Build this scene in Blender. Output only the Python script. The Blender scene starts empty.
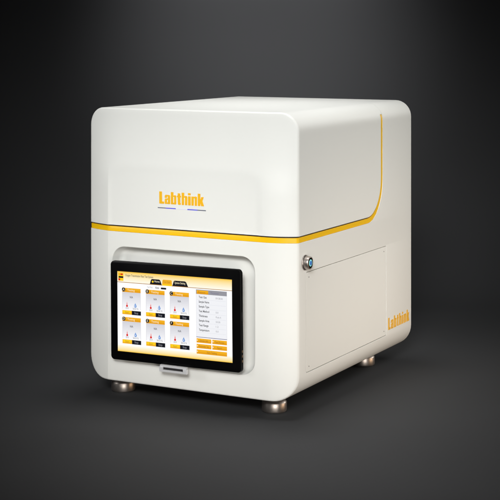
import bpy, bmesh, math
from mathutils import Vector, Matrix
S = bpy.context.scene
COL = S.collection
R = math.radians

# ------------------------------------------------------------------ measures (metres)
W, D, H = .460, .578, .5313          # housing width, depth, height
GZ = .0345                           # height of the feet
CH = .021                            # set-back of the front face at its two sides
RT, RB = .035, .0446                 # corner radii of the cross section, top / bottom
ZS = .2914                           # lower edge of the yellow strip
YAW = .4904

# ------------------------------------------------------------------ camera
cd = bpy.data.cameras.new('camera')
cam = bpy.data.objects.new('camera', cd); COL.objects.link(cam)
cd.sensor_width = 36
cd.lens = 1453.26 / 500 * 36
cd.shift_y = -(250 - 32.98) / 500
cd.clip_start, cd.clip_end = .05, 200
rt = Vector((math.cos(YAW), math.sin(YAW), 0)); fw = Vector((-math.sin(YAW), math.cos(YAW), 0))
CP = Vector((W, CH, 0)) - rt * .0895 - fw * 2.6662
CP.z = .6776 + GZ
cam.location = CP
cam.rotation_euler = (R(90), 0, YAW)
S.camera = cam

# ------------------------------------------------------------------ world, lamps, exposure
wd = bpy.data.worlds.new('World'); S.world = wd; wd.use_nodes = True
wd.node_tree.nodes['Background'].inputs[0].default_value = (.9, .95, 1, 1)
wd.node_tree.nodes['Background'].inputs[1].default_value = .0
S.view_settings.view_transform = 'Standard'
S.view_settings.look = 'None'
S.view_settings.exposure = 0
S.view_settings.gamma = 1

CEN = Vector((W / 2, D / 2, .28))
def at(right, forward, up):
    """point given from the instrument's centre along the view's right and forward directions"""
    p = Vector((W / 2, D / 2, 0)) + rt * right + fw * forward
    p.z = up
    return p
def area(name, loc, target, sx, sy, power, col=(1, 1, 1), spread=180):
    l = bpy.data.lights.new(name, 'AREA'); l.shape = 'RECTANGLE'; l.size = sx; l.size_y = sy
    l.energy = power; l.color = col; l.spread = R(spread)
    o = bpy.data.objects.new(name, l); COL.objects.link(o)
    o.location = loc
    o.rotation_euler = (Vector(target) - Vector(loc)).to_track_quat('-Z', 'Y').to_euler()
    return o
def spot(name, loc, target, angle, blend, power, radius=.1, col=(1, 1, 1)):
    l = bpy.data.lights.new(name, 'SPOT'); l.spot_size = R(angle); l.spot_blend = blend
    l.energy = power; l.shadow_soft_size = radius; l.color = col
    o = bpy.data.objects.new(name, l); COL.objects.link(o)
    o.location = loc
    o.rotation_euler = (Vector(target) - Vector(loc)).to_track_quat('-Z', 'Y').to_euler()
    return o
N = (.995, 1, .99)
area('front_softbox', at(-.22, -2.75, 1.42), at(.0, -.15, .36), 1.0, .8, 2.75, N, 25)
area('left_softbox', at(-2.2, -.9, 1.1), at(0, -.1, .33), .7, .7, .42, N, 24)
area('side_softbox', at(2.2, -.2, .9), at(.05, 0, .43), .8, .9, .70, (1, .98, .93), 36)
area('rear_side_softbox', at(2.0, .9, .9), at(.2, .2, .30), .8, .9, .80, (1, .98, .93), 36)
area('low_warm_fill', at(.4, -1.5, .10), at(.1, 0, .10), 1.2, .16, .58, (1, .94, .87), 40)  # added warm fill, imitates bounce off a warm surface onto the lower front
area('low_front_fill', at(.0, -1.9, .10), at(.05, 0, .16), .8, .12, .05, (1, .88, .74), 25)  # second added warm fill low in front, very weak
area('low_side_bounce_fill', at(1.1, -.25, .035), at(.2, -.1, .13), .9, .05, .26, (1, .66, .38), 60)  # added near the floor to imitate tan bounce on the side's lower edge
area('top_softbox', at(.0, .1, 2.0), at(0, 0, .5), .5, .5, 1.2, N, 40)
area('top_front_softbox', at(0, -.9, 2.1), at(0, -.1, .5), .7, .7, .1, N, 40)
spot('backdrop_spot', at(.0, .9, 1.7), at(.02, 1.55, .97), 60, 1, 82, .1)
spot('backdrop_wide_spot', at(.0, 1.1, 1.8), at(.0, 1.55, .85), 100, 1, 20, .1)
spot('floor_spot', at(.15, -.6, 2.4), at(.12, -.68, 0), 27, 1, 116, .35)

# ------------------------------------------------------------------ materials
def mat(name, base, rough=.5, metal=0, coat=0, emit=None, estr=1.0, spec=.5, noise=0, nscale=60, bump=0, bevel=0, aniso=0):
    m = bpy.data.materials.new(name); m.use_nodes = True
    nt = m.node_tree; b = nt.nodes['Principled BSDF']
    b.inputs['Base Color'].default_value = (*base, 1)
    b.inputs['Roughness'].default_value = rough
    b.inputs['Metallic'].default_value = metal
    b.inputs['Coat Weight'].default_value = coat
    b.inputs['Specular IOR Level'].default_value = spec
    b.inputs['Anisotropic'].default_value = aniso
    if emit:
        b.inputs['Emission Color'].default_value = (*emit, 1)
        b.inputs['Emission Strength'].default_value = estr
    tc = nt.nodes.new('ShaderNodeTexCoord')
    if noise:
        n = nt.nodes.new('ShaderNodeTexNoise'); n.inputs['Scale'].default_value = nscale
        n.inputs['Detail'].default_value = 4
        nt.links.new(tc.outputs['Object'], n.inputs['Vector'])
        mr = nt.nodes.new('ShaderNodeMapRange')
        mr.inputs['To Min'].default_value = max(0, rough - noise); mr.inputs['To Max'].default_value = min(1, rough + noise)
        nt.links.new(n.outputs['Fac'], mr.inputs['Value']); nt.links.new(mr.outputs[0], b.inputs['Roughness'])
    last = None
    if bevel:
        bv = nt.nodes.new('ShaderNodeBevel'); bv.samples = 6; bv.inputs['Radius'].default_value = bevel
        last = bv.outputs[0]
    if bump:
        n2 = nt.nodes.new('ShaderNodeTexNoise'); n2.inputs['Scale'].default_value = 900; n2.inputs['Detail'].default_value = 3
        nt.links.new(tc.outputs['Object'], n2.inputs['Vector'])
        bp = nt.nodes.new('ShaderNodeBump'); bp.inputs['Strength'].default_value = bump; bp.inputs['Distance'].default_value = .0002
        nt.links.new(n2.outputs['Fac'], bp.inputs['Height'])
        if last: nt.links.new(last, bp.inputs['Normal'])
        last = bp.outputs[0]
    if last: nt.links.new(last, b.inputs['Normal'])
    return m
WHITE = mat('white_paint', (.81, .81, .775), .52, coat=.0, noise=.05, nscale=14, bump=.12, bevel=.0012)
YELLOW = mat('yellow_plastic', (.92, .53, .001), .38, noise=.04, bevel=.0008)
DARKGAP = mat('dark_gasket', (.012, .011, .012), .6, noise=.05)
BLACK = mat('black_plastic', (.0018, .0018, .002), .3, spec=.12, noise=.05)
STEEL = mat('brushed_steel', (.47, .42, .385), .37, metal=1, noise=.08, nscale=200, bevel=.0006)
SILVER = mat('silver_plastic', (.78, .78, .80), .3, metal=.35, noise=.05, bevel=.0005)
RUBBER = mat('black_rubber', (.015, .014, .013), .75, noise=.05)
LOGO = mat('amber_print', (.90, .47, .004), .5, noise=.04)
LOGOS = mat('amber_print_side', (.80, .43, .03), .5, noise=.04)
NAVY = mat('navy_print', (.11, .12, .17), .5, noise=.04)
BLUE = mat('blue_print', (.07, .07, .75), .5, noise=.04)
LILAC = mat('lilac_print', (.76, .76, .86), .5, noise=.04)
GROOVE = mat('screw_black', (.05, .05, .045), .5, noise=.04)
BRONZE = mat('bronze_contact', (.30, .19, .11), .4, metal=.6, noise=.05)
TEAL = mat('teal_lens', (.1, .5, .5), .3, emit=(.30, .50, .48), estr=.65)
BLUEL = mat('blue_lens', (.02, .08, .3), .3, emit=(.03, .14, .42), estr=.6)
def backdrop_material():
    m = bpy.data.materials.new('grey_backdrop_paper'); m.use_nodes = True
    nt = m.node_tree; b = nt.nodes['Principled BSDF']
    tc = nt.nodes.new('ShaderNodeTexCoord'); n = nt.nodes.new('ShaderNodeTexNoise')
    n.inputs['Scale'].default_value = 3; n.inputs['Detail'].default_value = 6
    nt.links.new(tc.outputs['Object'], n.inputs['Vector'])
    r = nt.nodes.new('ShaderNodeValToRGB')
    r.color_ramp.elements[0].color = (.0425, .0432, .0455, 1); r.color_ramp.elements[1].color = (.0475, .0482, .0508, 1)
    nt.links.new(n.outputs['Fac'], r.inputs[0]); nt.links.new(r.outputs[0], b.inputs['Base Color'])
    b.inputs['Roughness'].default_value = .8; b.inputs['Specular IOR Level'].default_value = .2
    return m

# ------------------------------------------------------------------ backdrop: floor curving up into a wall
def backdrop():
    bm = bmesh.new()
    prof = [(-6, 0), (-2, 0), (.75, 0)]
    rr = .8; f0 = .75
    for k in range(1, 25):
        a = R(90) * k / 24
        prof.append((f0 + rr * math.sin(a), rr - rr * math.cos(a)))
    prof += [(f0 + rr, 2.0), (f0 + rr, 4.5)]
    rows = []
    for f, z in prof:
        rows.append([bm.verts.new(at(s, f, z)) for s in (-5, -1.5, 1.5, 5)])
    for a, b in zip(rows, rows[1:]):
        for i in range(3): bm.faces.new((a[i], a[i + 1], b[i + 1], b[i]))
    me = bpy.data.meshes.new('backdrop'); bm.to_mesh(me); bm.free()
    me.shade_smooth()
    o = bpy.data.objects.new('backdrop', me); COL.objects.link(o)
    me.materials.append(backdrop_material())
    o['kind'] = 'structure'
    return o
backdrop()

# ------------------------------------------------------------------ helpers
ROOT = bpy.data.objects.new('laboratory_instrument', None); COL.objects.link(ROOT)
ROOT.location = (W / 2, D / 2, 0); ROOT.empty_display_size = .1
ROOT['label'] = 'white boxy laboratory instrument with yellow seam, tablet screen on its front and four metal feet'
ROOT['category'] = 'lab instrument'
OFF = Vector((-W / 2, -D / 2, GZ))
def link(name, me, mats, parent=ROOT, smooth=30, sharp=True):
    """one mesh object; its vertices come in housing coordinates and are moved to the root's"""
    me.name = name
    me.transform(Matrix.Translation(OFF))
    if not isinstance(mats, (list, tuple)): mats = [mats]
    if not len(me.materials):
        for m in mats: me.materials.append(m)
    me.shade_smooth()
    if sharp: me.set_sharp_from_angle(angle=R(smooth))
    o = bpy.data.objects.new(name, me); COL.objects.link(o); o.parent = parent
    return o
def from_bm(bm, recalc=True):
    if recalc: bmesh.ops.recalc_face_normals(bm, faces=bm.faces)
    me = bpy.data.meshes.new('m'); bm.to_mesh(me); bm.free(); return me
def smooth01(t): t = max(0, min(1, t)); return t * t * (3 - 2 * t)

# ------------------------------------------------------------------ the moulded solid (cross section extruded front to back)
def front_y(x, z):
    d = min(x, W - x); d = max(d, 0)
    def arc(dc):
        if d >= dc: return 0
        q = (dc * dc + CH * CH) / (2 * CH)
        return q - math.sqrt(q * q - (dc - d) ** 2)
    cham = CH * max(0, 1 - d / .0552)
    if x < W / 2: low = .72 * cham + .28 * arc(.0552)
    else: low = arc(.062)
    soft = arc(.085)
    b = 1 - smooth01((z - .375) / .055)
    c = low * b + soft * (1 - b)
    # above the arch line the face leans back a little, less so at its sides
    t = z - .412
    y = c + .07 * (math.sqrt(t * t + .00003) + t) / 2 * (1 - c / CH)
    # shallow arched field on the lid
    if z > .300:
        ax0, ax1, az, ar = .0552, W - .0655, .420, .035
        qx = max(ax0 + ar - x, x - ax1 + ar, 0); qz = max(z - az + ar, 0)
        dist = math.hypot(qx, qz) - ar if (qx or qz) else -ar
        if x < W / 2 and z < .39: dist = max(dist, -.0)  if x < ax0 else dist
        y += (.0007 + .011 * max(0, .42 - z)) * smooth01(-dist / .009)
    return y
def solid(inset=0, rim=.0035):
    bm = bmesh.new()
    NC, NX, NV = 9, 64, 80
    xs = sorted([.0462, .0485, .0505, .0525, .0540, .0548, .0556, .0564, .0575, .0600, .0630] + [.0665 + i * (W / 2 - .0665) / 22 for i in range(23)])
    xs = xs + [W - x for x in xs[-2::-1]]
    def grid(ins, yoff, interior):
        x0, x1, z0, z1 = ins, W - ins, ins, H - ins
        rt_, rb_ = max(RT - ins, .002), max(RB - ins, .002)
        top, bot = [], []
        for k in range(NC + 1):
            a = R(90) * k / NC
            top.append((x0 + rt_ - rt_ * math.cos(a), z1 - rt_ + rt_ * math.sin(a)))
            bot.append((x0 + rb_ - rb_ * math.cos(a), z0 + rb_ - rb_ * math.sin(a)))
        for x in xs:
            top.append((x, z1)); bot.append((x, z0))
        for k in range(NC, -1, -1):
            a = R(90) * k / NC
            top.append((x1 - rt_ + rt_ * math.cos(a), z1 - rt_ + rt_ * math.sin(a)))
            bot.append((x1 - rb_ + rb_ * math.cos(a), z0 + rb_ - rb_ * math.sin(a)))
        n = len(top)
        pts = {}
        for i in range(n):
            for j in range(NV + 1):
                if not interior and not (i in (0, n - 1) or j in (0, NV)): continue
                v = j / NV
                x = bot[i][0] * (1 - v) + top[i][0] * v; z = bot[i][1] * (1 - v) + top[i][1] * v
                if callable(yoff): y = yoff(x, z)
                else: y = yoff
                pts[i, j] = bm.verts.new((x, y, z))
        return pts, n
    def loop(n): return ([(i, 0) for i in range(n)] + [(n - 1, j) for j in range(1, NV + 1)] +
                         [(i, NV) for i in range(n - 2, -1, -1)] + [(0, j) for j in range(NV - 1, 0, -1)])
    rings = []
    g, n = grid(inset + rim, lambda x, z: front_y(x, z) + inset, True)
    for i in range(n - 1):
        for j in range(NV): bm.faces.new((g[i, j], g[i + 1, j], g[i + 1, j + 1], g[i, j + 1]))
    rings.append(g)
    for k in (5, 4, 3, 2, 1, 0):
        ph = R(90) * k / 6
        r_, _ = grid(inset + rim * (1 - math.cos(ph)), lambda x, z: front_y(x, z) + inset + rim * (1 - math.sin(ph)), False)
        rings.append(r_)
    rings.append(grid(inset, D - inset - .006, False)[0])
    for k in (1, 2, 3):
        ph = R(90) * k / 3
        rings.append(grid(inset + .006 * (1 - math.cos(ph)), D - inset - .006 + .006 * math.sin(ph), False)[0])
    L = loop(n)
    for a, b in zip(rings, rings[1:]):
        for p, q in zip(L, L[1:] + L[:1]): bm.faces.new((a[p], a[q], b[q], b[p]))
    bm.faces.new([rings[-1][p] for p in L])
    return from_bm(bm)

def outline(zb, yv, rad, ztop=.8, step=None):
    """side outline (y, z) of the lid zone, open towards the front and the top"""
    p = [(-.2, zb)]
    rz = rad * 1.1
    for k in range(17):
        a = R(90) * k / 16
        p.append((yv - rad + rad * math.sin(a), zb + rz - rz * math.cos(a)))
    if step: p += [(yv, step[0]), (step[1], step[0]), (step[1], ztop)]
    else: p.append((yv, ztop))
    p.append((-.2, ztop))
    return p
def prism(poly, x0=-.2, x1=W + .2):
    bm = bmesh.new()
    a = [bm.verts.new((x0, y, z)) for y, z in poly]; b = [bm.verts.new((x1, y, z)) for y, z in poly]
    bm.faces.new(a); bm.faces.new(b)
    for i in range(len(poly)):
        j = (i + 1) % len(poly); bm.faces.new((a[i], a[j], b[j], b[i]))
    return from_bm(bm)
def box_mesh(x0, x1, y0, y1, z0, z1):
    bm = bmesh.new(); bmesh.ops.create_cube(bm, size=1)
    for v in bm.verts:
        v.co = (x0 + (v.co.x + .5) * (x1 - x0), y0 + (v.co.y + .5) * (y1 - y0), z0 + (v.co.z + .5) * (z1 - z0))
    return from_bm(bm)
def boolean(me, cutters):
    """me with (operation, cutter mesh) pairs applied"""
    o = bpy.data.objects.new('tmp', me); COL.objects.link(o)
    tmp = [o]
    for op, cm in cutters:
        c = bpy.data.objects.new('tmpc', cm); COL.objects.link(c); tmp.append(c)
        md = o.modifiers.new('b', 'BOOLEAN'); md.operation = op; md.solver = 'EXACT'; md.object = c
    dg = bpy.context.evaluated_depsgraph_get(); dg.update()
    res = bpy.data.meshes.new_from_object(o.evaluated_get(dg))
    for t in tmp: bpy.data.objects.remove(t, do_unlink=True)
    return res
def rrect(x0, x1, z0, z1, r, n=8):
    pts = []
    for cx, cz, a0 in ((x1 - r, z0 + r, -90), (x1 - r, z1 - r, 0), (x0 + r, z1 - r, 90), (x0 + r, z0 + r, 180)):
        for k in range(n + 1):
            a = R(a0 + 90 * k / n); pts.append((cx + r * math.cos(a), cz + r * math.sin(a)))
    return pts
def loft(loops, closed_ends=True):
    bm = bmesh.new(); vs = [[bm.verts.new(p) for p in l] for l in loops]
    for a, b in zip(vs, vs[1:]):
        for i in range(len(a)):
            j = (i + 1) % len(a); bm.faces.new((a[i], a[j], b[j], b[i]))
    if closed_ends: bm.faces.new(vs[0]); bm.faces.new(vs[-1])
    return from_bm(bm)

# screen recess cutter
RX0, RX1, RZ0, RZ1, RR = .0660, .3795, .0435, .2625, .028
def recess_cutter():
    loops = []
    for y, ins in ((-.03, -.0016), (-.0008, -.0016), (.0002, -.0006), (.0012, .0), (.019, .0020), (.023, .0045), (.0258, .009), (.0268, .014)):
        loops.append([(x, y, z) for x, z in rrect(RX0 + ins, RX1 - ins, RZ0 + ins, RZ1 - ins, max(.006, RR - ins * .8), 10)])
    return loft(loops)
PY0, PY1, PZ0, PZ1 = .052, .434, .0475, .2335
def side_prism(e, x0, x1, r):
    return loft([[(x, y, z) for y, z in rrect(PY0 + e, PY1 - e, PZ0 + e, PZ1 - e, r, 5)] for x in (x0, x1)])
CUTY = .4165
body_me = boolean(solid(), [('DIFFERENCE', prism(outline(ZS, CUTY, .078))),
                            ('DIFFERENCE', recess_cutter()),
                            ('DIFFERENCE', side_prism(-.0006, W - .003, W + .02, .004))])
housing = link('housing', body_me, WHITE)
lid_me = boolean(solid(), [('INTERSECT', prism(outline(ZS + .0122, CUTY - .0105, .0675, step=(.509, CUTY - .0009))))])
lid = link('lid', lid_me, WHITE)
# yellow strip sits 0.8 mm below the skin, between the two
strip_me = boolean(solid(.0008), [('INTERSECT', prism(outline(ZS + .0003, CUTY - .0003, .0777, ztop=.5085))),
                                  ('DIFFERENCE', prism(outline(ZS + .0096, CUTY - .0088, .0692)))])
strip = link('yellow_strip', strip_me, YELLOW)
gap_me = boolean(solid(.005), [('INTERSECT', prism(outline(ZS - .006, CUTY + .006, .084))),
                               ('DIFFERENCE', prism(outline(ZS + .02, CUTY - .02, .06)))])
link('seal', gap_me, DARKGAP)

# ------------------------------------------------------------------ flat prints
def rounded(poly):
    """poly: (x, y) or (x, y, r)"""
    out = []; n = len(poly)
    for i in range(n):
        p = poly[i]
        if len(p) == 2 or p[2] <= 0: out.append(p[:2]); continue
        P = Vector(p[:2]); A = Vector(poly[i - 1][:2]); B = Vector(poly[(i + 1) % n][:2])
        r = min(p[2], (A - P).length * .49, (B - P).length * .49)
        a = P + (A - P).normalized() * r; b = P + (B - P).normalized() * r
        for k in range(6):
            t = k / 5; q = a * (1 - t) ** 2 + P * 2 * t * (1 - t) + b * t * t
            out.append((q.x, q.y))
    return out
def fill(polys, depth=0):
    """triangulated 2-D shapes with holes (even-odd) -> mesh in the xy plane"""
    cu = bpy.data.curves.new('c', 'CURVE'); cu.dimensions = '2D'; cu.fill_mode = 'BOTH' if depth else 'FRONT'
    cu.extrude = depth
    for pl in polys:
        s = cu.splines.new('POLY'); s.points.add(len(pl) - 1); s.use_cyclic_u = True
        for q, p in zip(s.points, pl): q.co = (p[0], p[1], 0, 1)
    o = bpy.data.objects.new('c', cu); COL.objects.link(o)
    dg = bpy.context.evaluated_depsgraph_get(); dg.update()
    me = bpy.data.meshes.new_from_object(o.evaluated_get(dg))
    bpy.data.objects.remove(o, do_unlink=True)
    return me
GLY = [
 (40, [[(0,0),(40,0),(40,18),(23,18),(23,100),(0,100)]]),
 (45, [[(0,0,9),(18,0,6),(23,6),(23,0),(45,0),(45,75,13),(0,75,13),(0,50),(18,50),(18,63,2),(26,63,2),(26,46),(14,45),(0,42,8)],
       [(18,12,2),(26,12,2),(26,35,2),(18,33,2)]]),
 (45, [[(0,0),(21,0),(24,5),(27,0),(45,0,11),(45,75,11),(26,75,3),(22,70),(22,100),(0,100)],
       [(19,13,2),(27,13,2),(27,62,2),(19,62,2)]]),
 (33, [[(6,0,9),(31,0),(31,14),(27,14,3),(27,60),(33,60),(33,74),(27,74),(27,93),(6,93),(6,74),(0,74),(0,60),(6,60)]]),
 (46, [[(0,0),(19,0),(19,61,2),(27,61,2),(27,0),(46,0),(46,75,11),(27,75,4),(21,69),(21,100),(0,100)]]),
 (22, [[(0,0),(22,0),(22,74),(0,74)], [(0,83),(22,83),(22,100),(0,100)]]),
 (46, [[(0,0),(19,0),(19,61,2),(27,61,2),(27,0),(46,0),(46,75,11),(27,75,4),(21,69),(21,74),(0,74)]]),
 (50, [[(0,0),(21,0),(21,27),(28,0),(51,0),(38,41),(49,74),(28,74),(21,50),(21,100),(0,100)]]),
]
def wordmark(width, height, depth, gap=6):
    polys, x = [], 0
    for w, gl in GLY:
        for g in gl: polys.append([(px + x, py) for px, py in rounded(g)])
        x += w + gap
    x -= gap
    me = fill([[(px / x * width, py / 100 * height) for px, py in pl] for pl in polys], depth)
    return me
FRONT = Matrix(((1, 0, 0, 0), (0, 0, 1, 0), (0, 1, 0, 0), (0, 0, 0, 1)))  # xy -> xz
def on_front(me, x, y, z):
    me.transform(Matrix.Translation((x, y, z)) @ Matrix(((1, 0, 0, 0), (0, 0, -1, 0), (0, 1, 0, 0), (0, 0, 0, 1))))
    return me
def on_side(me, x, y, z):
    me.transform(Matrix.Translation((x, y, z)) @ Matrix(((0, 0, 1, 0), (1, 0, 0, 0), (0, 1, 0, 0), (0, 0, 0, 1))))
    return me
def drape(me, lift):
    # lay a print made at y = 0 onto the moulded front of the lid
    for v in me.vertices: v.co.y += front_y(v.co.x, v.co.z) - lift
    return me
link('front_lettering', drape(on_front(wordmark(.0985, .0232, .0003), .1722, 0, .3510), .0002), LOGO, lid)
# the ruled line under the word: dark, blue, pale, blue, dark
bm = bmesh.new()
ux0, uw = .1686, .1062
def addbox(bm, x0, x1, y0, y1, z0, z1, mi=0):
    r = bmesh.ops.create_cube(bm, size=1)
    for v in r['verts']:
        v.co = (x0 + (v.co.x + .5) * (x1 - x0), y0 + (v.co.y + .5) * (y1 - y0), z0 + (v.co.z + .5) * (z1 - z0))
    for f in {f for v in r['verts'] for f in v.link_faces}: f.material_index = mi
for a, b, mi in ((0, .17, 0), (.17, .38, 1), (.38, .62, 2), (.62, .83, 1), (.83, 1, 0)):
    addbox(bm, ux0 + a * uw, ux0 + b * uw, -.0003, .001, .3421, .3438, mi)
me = drape(from_bm(bm), .0001)
link('ruled_line', me, [NAVY, BLUE, LILAC], lid)
link('side_lettering', on_side(wordmark(.1165, .0250, .0003, 11), W + .0002, .4445, .0560), LOGOS, housing)

# ------------------------------------------------------------------ access panel on the right flank
panel = link('access_panel', side_prism(.0006, W - .0035, W - .0002, .0035), WHITE)
def lathe(axis_pts, n=40, origin=(0, 0, 0), axis='z'):
    """axis_pts: (radius, height)"""
    loops = []
    for r, h in axis_pts:
        l = []
        for k in range(n):
            a = 2 * math.pi * k / n; c, s = r * math.cos(a), r * math.sin(a)
            l.append((origin[0] + c, origin[1] + s, origin[2] + h) if axis == 'z' else (origin[0] + h, origin[1] + c, origin[2] + s))
        loops.append(l)
    return loft(loops)
for y, z in ((PY0 + .012, PZ0 + .010), (PY1 - .012, PZ0 + .010), (PY0 + .012, PZ1 - .010), (PY1 - .012, PZ1 - .010)):
    link('screw', lathe([(.0011, -.001), (.0011, .0001), (.0008, .0003)], 16, (W, y, z), 'x'), GROOVE, panel)

# ------------------------------------------------------------------ power button
BY, BZ = .0465, .2530
btn = link('power_button', lathe([(.0142, -.002), (.0142, .0015), (.0136, .0025), (.0122, .0035), (.0118, .0105), (.0113, .0115), (.0100, .0118), (.0097, .0112)], 48, (W, BY, BZ), 'x'), STEEL)
link('button_face', lathe([(.0098, .009), (.0098, .0114), (.0094, .0118)], 40, (W, BY, BZ), 'x'), BLACK, btn)
link('light_ring', lathe([(.0064, .011), (.0064, .0120), (.0060, .0122)], 36, (W, BY, BZ), 'x'), TEAL, btn)
link('button_lens', lathe([(.0043, .0118), (.0043, .0124), (.0038, .0126)], 28, (W, BY, BZ), 'x'), BLUEL, btn)

# ------------------------------------------------------------------ feet
foot_me = lathe([(.0225, -GZ + .002), (.0232, -GZ + .0026), (.0236, -GZ + .0045), (.0236, -GZ + .0185), (.0232, -GZ + .0193), (.0205, -GZ + .0235), (.0175, -GZ + .0255), (.012, -GZ + .0262)], 64, (0, 0, 0))
pad_me = lathe([(.0205, -GZ), (.0215, -GZ + .0003), (.0215, -GZ + .0022)], 48)
stem_me = lathe([(.0075, -GZ + .025), (.0075, .002)], 32)
for k, (x, y) in enumerate(((.0505, .062), (.3885, .062), (.3835, .492), (.0505, .492))):
    T = Matrix.Translation((x, y, 0))
    m1, m2, m3 = foot_me.copy(), pad_me.copy(), stem_me.copy()
    for m in (m1, m2, m3): m.transform(T)
    f = link('foot', m1, STEEL)
    link('rubber_pad', m2, RUBBER, f); link('stem', m3, DARKGAP, f)

# ------------------------------------------------------------------ tablet screen
TW, TH, TT = .2853, .1901, .011
TM = (Matrix.Translation((.2182, -.0200, .1442)) @ Matrix.Rotation(.0079, 4, 'Z') @ Matrix.Rotation(-.0121, 4, 'Y') @ Matrix.Rotation(-.0058, 4, 'X'))
# local frame: x right, z up, -y out of the glass, glass at y = 0
loops = []
for y, ins in ((TT, .0035), (TT - .001, .0012), (TT - .003, .0), (.0016, .0), (.0005, .0004), (.0, .0014)):
    loops.append([(x, y, z) for x, z in rrect(-TW / 2 + ins, TW / 2 - ins, -TH / 2 + ins, TH / 2 - ins, .0075, 8)])
me = loft(loops); me.transform(TM)
tablet = link('touch_screen', me, BLACK)
me = box_mesh(-.045, .045, TT - .001, .043, -.035, .035); me.transform(TM)
link('screen_mount', me, DARKGAP)
for z, hh in ((-.076, .004), (-.067, .004), (-.058, .004), (.0, .016)):
    bm = bmesh.new(); addbox(bm, TW / 2 - .0004, TW / 2 + .0007, .0035, .0070, z, z + hh)
    me = from_bm(bm); me.transform(TM); link('side_port' if z < -.01 else 'side_button', me, BRONZE if z < -.01 else DARKGAP, tablet)

# display graphics --------------------------------------------------
DX0, DX1, DZ0, DZ1 = -.5 * TW + .056 * TW, -.5 * TW + .936 * TW, .5 * TH - .909 * TH, .5 * TH - .102 * TH
DWd, DHt = DX1 - DX0, DZ1 - DZ0
dm, dmi = [], {}
def scr(name, col):
    """a lit screen colour; col in sRGB 0..255"""
    if name in dmi: return dmi[name]
    lin = tuple(((c / 255) / 12.92 if c / 255 <= .04045 else ((c / 255 + .055) / 1.055) ** 2.4) for c in col)
    m = mat('screen_' + name, tuple(c * .05 for c in lin), .25, emit=lin, estr=.97)
    dmi[name] = len(dm); dm.append(m); return dmi[name]
WHT = scr('white', (254, 254, 254))
HDR = [scr('header_%d' % k, tuple(a + (b - a) * (k / 11) ** .55 for a, b in zip((248, 200, 80), (255, 250, 234)))) for k in range(12)]
BRN = scr('brown', (170, 118, 40)); ORG = scr('orange', (242, 176, 34)); ORD = scr('deep_orange', (232, 160, 24))
YEL = scr('yellow', (252, 208, 30)); BLK = scr('black', (22, 24, 32)); TXT = scr('text', (84, 84, 90)); GRY = scr('grey', (150, 150, 158))
RED = scr('red', (220, 40, 36)); BLU = scr('blue', (120, 160, 220)); LTX = scr('light_text', (252, 240, 205))
CARD = [scr('card_%d' % k, (212 + 4 * k, 212 + 4 * k, 219 + 3.6 * k)) for k in range(10)]
PNL = scr('panel', (240, 241, 245)); RUL = scr('rule', (222, 223, 230)); PUR = scr('slate', (120, 118, 145)); PINK = scr('pink', (246, 190, 190))
dbm = bmesh.new()
layer = [0]
def P2(u, v, h): return TM @ Vector((DX0 + u * DWd, -.00006 - .00003 * h, DZ1 - v * DHt))
def quad(u0, v0, u1, v1, mi, h=1):
    f = dbm.faces.new([dbm.verts.new(P2(*p, h)) for p in ((u0, v1), (u1, v1), (u1, v0), (u0, v0))]); f.material_index = mi
def poly(pts, mi, h=1):
    f = dbm.faces.new([dbm.verts.new(P2(*p, h)) for p in pts]); f.material_index = mi
def disc(u, v, ru, mi, h=1, n=16):
    poly([(u + ru * math.cos(2 * math.pi * k / n), v + ru * DWd / DHt * math.sin(-2 * math.pi * k / n + math.pi) * -1) for k in range(n)][::-1], mi, h)
tcache = {}
def text(s, u, v, hgt, mi, h=4, width=None, bold=0.0, align='L'):
    """hgt: cap height as a share of the display height; v: baseline"""
    key = (s, bold)
    if key not in tcache:
        cu = bpy.data.curves.new('t', 'FONT'); cu.body = s; cu.size = 1; cu.resolution_u = 2; cu.offset = bold
        o = bpy.data.objects.new('t', cu); COL.objects.link(o)
        dg = bpy.context.evaluated_depsgraph_get(); dg.update()
        m = bpy.data.meshes.new_from_object(o.evaluated_get(dg)); bpy.data.objects.remove(o, do_unlink=True)
        tcache[key] = ([v_.co.copy() for v_ in m.vertices], [list(p.vertices) for p in m.polygons])
    co, fs = tcache[key]
    x0 = min(c.x for c in co); x1 = max(c.x for c in co)
    sc = hgt * DHt / .7; sx = sc
    if width: sx = width * DWd / (x1 - x0)
    wd_ = (x1 - x0) * sx / DWd
    uu = u - (wd_ / 2 if align == 'C' else 0)
    vs = [dbm.verts.new(P2(uu + (c.x - x0) * sx / DWd, v - c.y * sc / DHt, h)) for c in co]
    for f in fs:
        try: dbm.faces.new([vs[i] for i in f]).material_index = mi
        except ValueError: pass
quad(0, 0, 1, 1, WHT, 0)
for k in range(12): quad(0, .130 / 12 * k, 1, .130 / 12 * (k + 1), HDR[k])
quad(0, .130, 1, .137, BRN, 2)
for k in range(12): quad(0, 1 - .078 / 12 * (k + 1), 1, 1 - .078 / 12 * k, HDR[k])
quad(.008, .018, .055, .118, YEL, 2)
quad(.010, .024, .024, .050, ORG, 3); quad(.010, .088, .026, .114, RED, 3); quad(.012, .060, .054, .082, BLK, 3); quad(.028, .026, .050, .046, RED, 3)
text('Oxygen Transmission Rate Test System', .072, .056, .027, TXT, 3, width=.250, bold=.012)
poly([(.292, .130), (.303, .074), (.312, .066), (.374, .066), (.384, .074), (.398, .130)], BLK, 3)
poly([(.400, .130), (.404, .070), (.412, .062), (.478, .062), (.486, .070), (.489, .130)], ORG, 3)
quad(.402, .118, .487, .137, YEL, 4)
poly([(.490, .130), (.503, .072), (.512, .064), (.600, .064), (.610, .072), (.628, .130)], BLK, 3)
disc(.318, .098, .008, YEL, 4)
text('Home', .333, .104, .026, LTX, 4, width=.046); text('Test Data', .412, .102, .026, BRN, 5, width=.062)
text('System Setting', .511, .102, .026, LTX, 4, width=.092)
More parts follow.
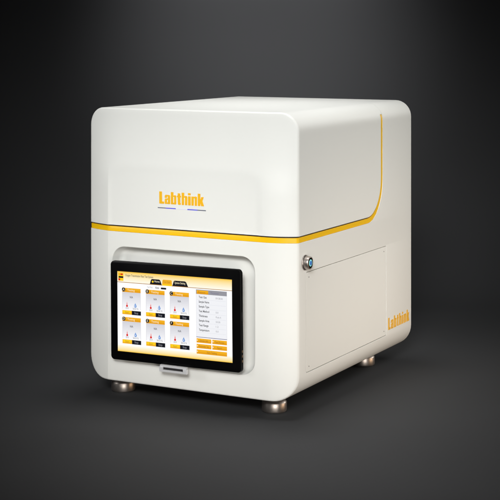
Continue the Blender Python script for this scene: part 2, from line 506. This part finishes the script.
text('Test Mode', .268, .180, .022, GRY, 3, width=.048); text('Auto', .340, .182, .028, TXT, 3, width=.034, bold=.02)
poly([(.388, .172), (.392, .162), (.434, .162), (.438, .172), (.434, .184), (.392, .184)], BLK, 3)
for r_, (v0) in enumerate((.198, .563)):
    for c_, u0 in enumerate((.043, .256, .468)):
        u1 = u0 + .166
        vb = v0 + .335
        for k in range(10):
            a = v0 + .055 + .215 * k / 10
            quad(u0, a, u1, a + .0215, CARD[k], 1)
        quad(u0, v0 + .055, u0 + .003, v0 + .27, CARD[0], 2); quad(u1 - .003, v0 + .055, u1, v0 + .27, CARD[0], 2)
        quad(u0, v0 + .004, u1, v0 + .056, ORG, 2); quad(u0, v0 + .032, u1, v0 + .056, ORD, 3)
        disc(u0 + .013, v0 + .026, .0155, BLK, 4, 20)
        text('ABCDEF'[r_ * 3 + c_], u0 + .013, v0 + .040, .030, LTX, 5, align='C')
        text('Testing', u0 + .047, v0 + .041, .026, LTX, 5, width=.066)
        text('N/A', u0 + .083, v0 + .128, .025, TXT, 3, width=.028, align='C', bold=.02)
        # thermometer and droplet symbols
        quad(u0 + .040, v0 + .176, u0 + .046, v0 + .22, PINK, 3); quad(u0 + .0405, v0 + .192, u0 + .0455, v0 + .225, RED, 4); disc(u0 + .043, v0 + .228, .0085, RED, 4)
        disc(u0 + .118, v0 + .224, .0115, BLU, 3); poly([(u0 + .1075, v0 + .218), (u0 + .1285, v0 + .218), (u0 + .118, v0 + .184)][::1], BLU, 4)
        disc(u0 + .115, v0 + .222, .004, CARD[8], 5)
        text('23.0', u0 + .043, v0 + .266, .022, TXT, 3, width=.026, align='C'); text('50.0 %', u0 + .120, v0 + .268, .022, TXT, 3, width=.050, align='C')
        quad(u0, v0 + .284, u0 + .086, vb, ORG, 2); quad(u0 + .004, v0 + .288, u0 + .082, vb - .018, YEL, 3); quad(u0 + .086, v0 + .284, u1 + .002, vb + .001, BLK, 2)
        text('Start', u0 + .043, vb - .014, .026, BRN, 4, align='C', width=.034); text('Stop', u0 + .126, vb - .014, .026, GRY, 4, align='C', width=.034)
# right-hand table
quad(.695, .150, .957, .725, CARD[3], 1); quad(.698, .150, .954, .722, PNL, 2)
quad(.695, .150, .957, .205, GRY, 3); quad(.701, .158, .800, .203, ORG, 4); quad(.701, .180, .800, .203, ORD, 5)
text('Report', .715, .194, .026, BRN, 6, width=.06); text('Parameter', .822, .192, .024, PUR, 6, width=.07)
for k, (a, b) in enumerate((('Test Gas', '09:38:00'), ('Sample Name', ''), ('Sample Type', ''), ('Test Method', '0.0'), ('Thickness', 'Mode A'), ('Sample Area', '50.00'), ('Test Range', '1.2'), ('Temperature', '0.0'))):
    v = .252 + k * .057
    if a: text(a, .718, v, .026, TXT, 4, width=.007 * len(a) + .012, bold=.022)
    if b: text(b, .862, v, .022, GRY, 4, width=.0075 * len(b))
    quad(.704, v + .017, .948, v + .020, RUL, 3)
quad(.695, .725, .957, .732, PUR, 4)
for k, v0 in enumerate((.744, .812, .880)):
    for (a, b, s) in (((.697, .823, ('Sample Info', 'Parameter Set')[k % 2]), (.831, .955, ('Test Process', 'Report')[k % 2])) if k < 2 else ((.697, .955, 'Start Testing'),)):
        quad(a, v0, b, v0 + .052, ORG, 3); quad(a, v0 + .028, b, v0 + .052, ORD, 4)
        quad(a + .004, v0 + .016, a + .010, v0 + .032, LTX, 5)
        text(s, (a + b) / 2, v0 + .037, .024, BRN, 5, align='C', width=.0065 * len(s), bold=.01)
dme = bpy.data.meshes.new('display'); dbm.to_mesh(dme); dbm.free()
link('display', dme, dm, tablet, sharp=False)

# ------------------------------------------------------------------ silver clip below the tablet
bm = bmesh.new()
CX0, CX1, CZ1 = .1905, .2500, .0505
addbox(bm, CX0 + .001, CX1 - .001, -.028, -.0225, CZ1 - .0042, CZ1)       # upper bar
addbox(bm, CX0, CX0 + .0075, -.029, -.0225, CZ1 - .0128, CZ1 - .004)      # cheeks
addbox(bm, CX1 - .0075, CX1, -.029, -.0225, CZ1 - .0128, CZ1 - .004)
addbox(bm, CX0 + .0075, CX1 - .0075, -.029, -.0225, CZ1 - .0128, CZ1 - .0088)  # lower bar
addbox(bm, CX0 + .012, CX1 - .014, -.0235, .004, CZ1 - .0125, CZ1 - .0035)
me = from_bm(bm); clip = link('screen_clip', me, SILVER)
link('clip_slot', box_mesh(CX0 + .0076, CX1 - .0076, -.0262, -.0234, CZ1 - .0088, CZ1 - .0042), DARKGAP, clip)
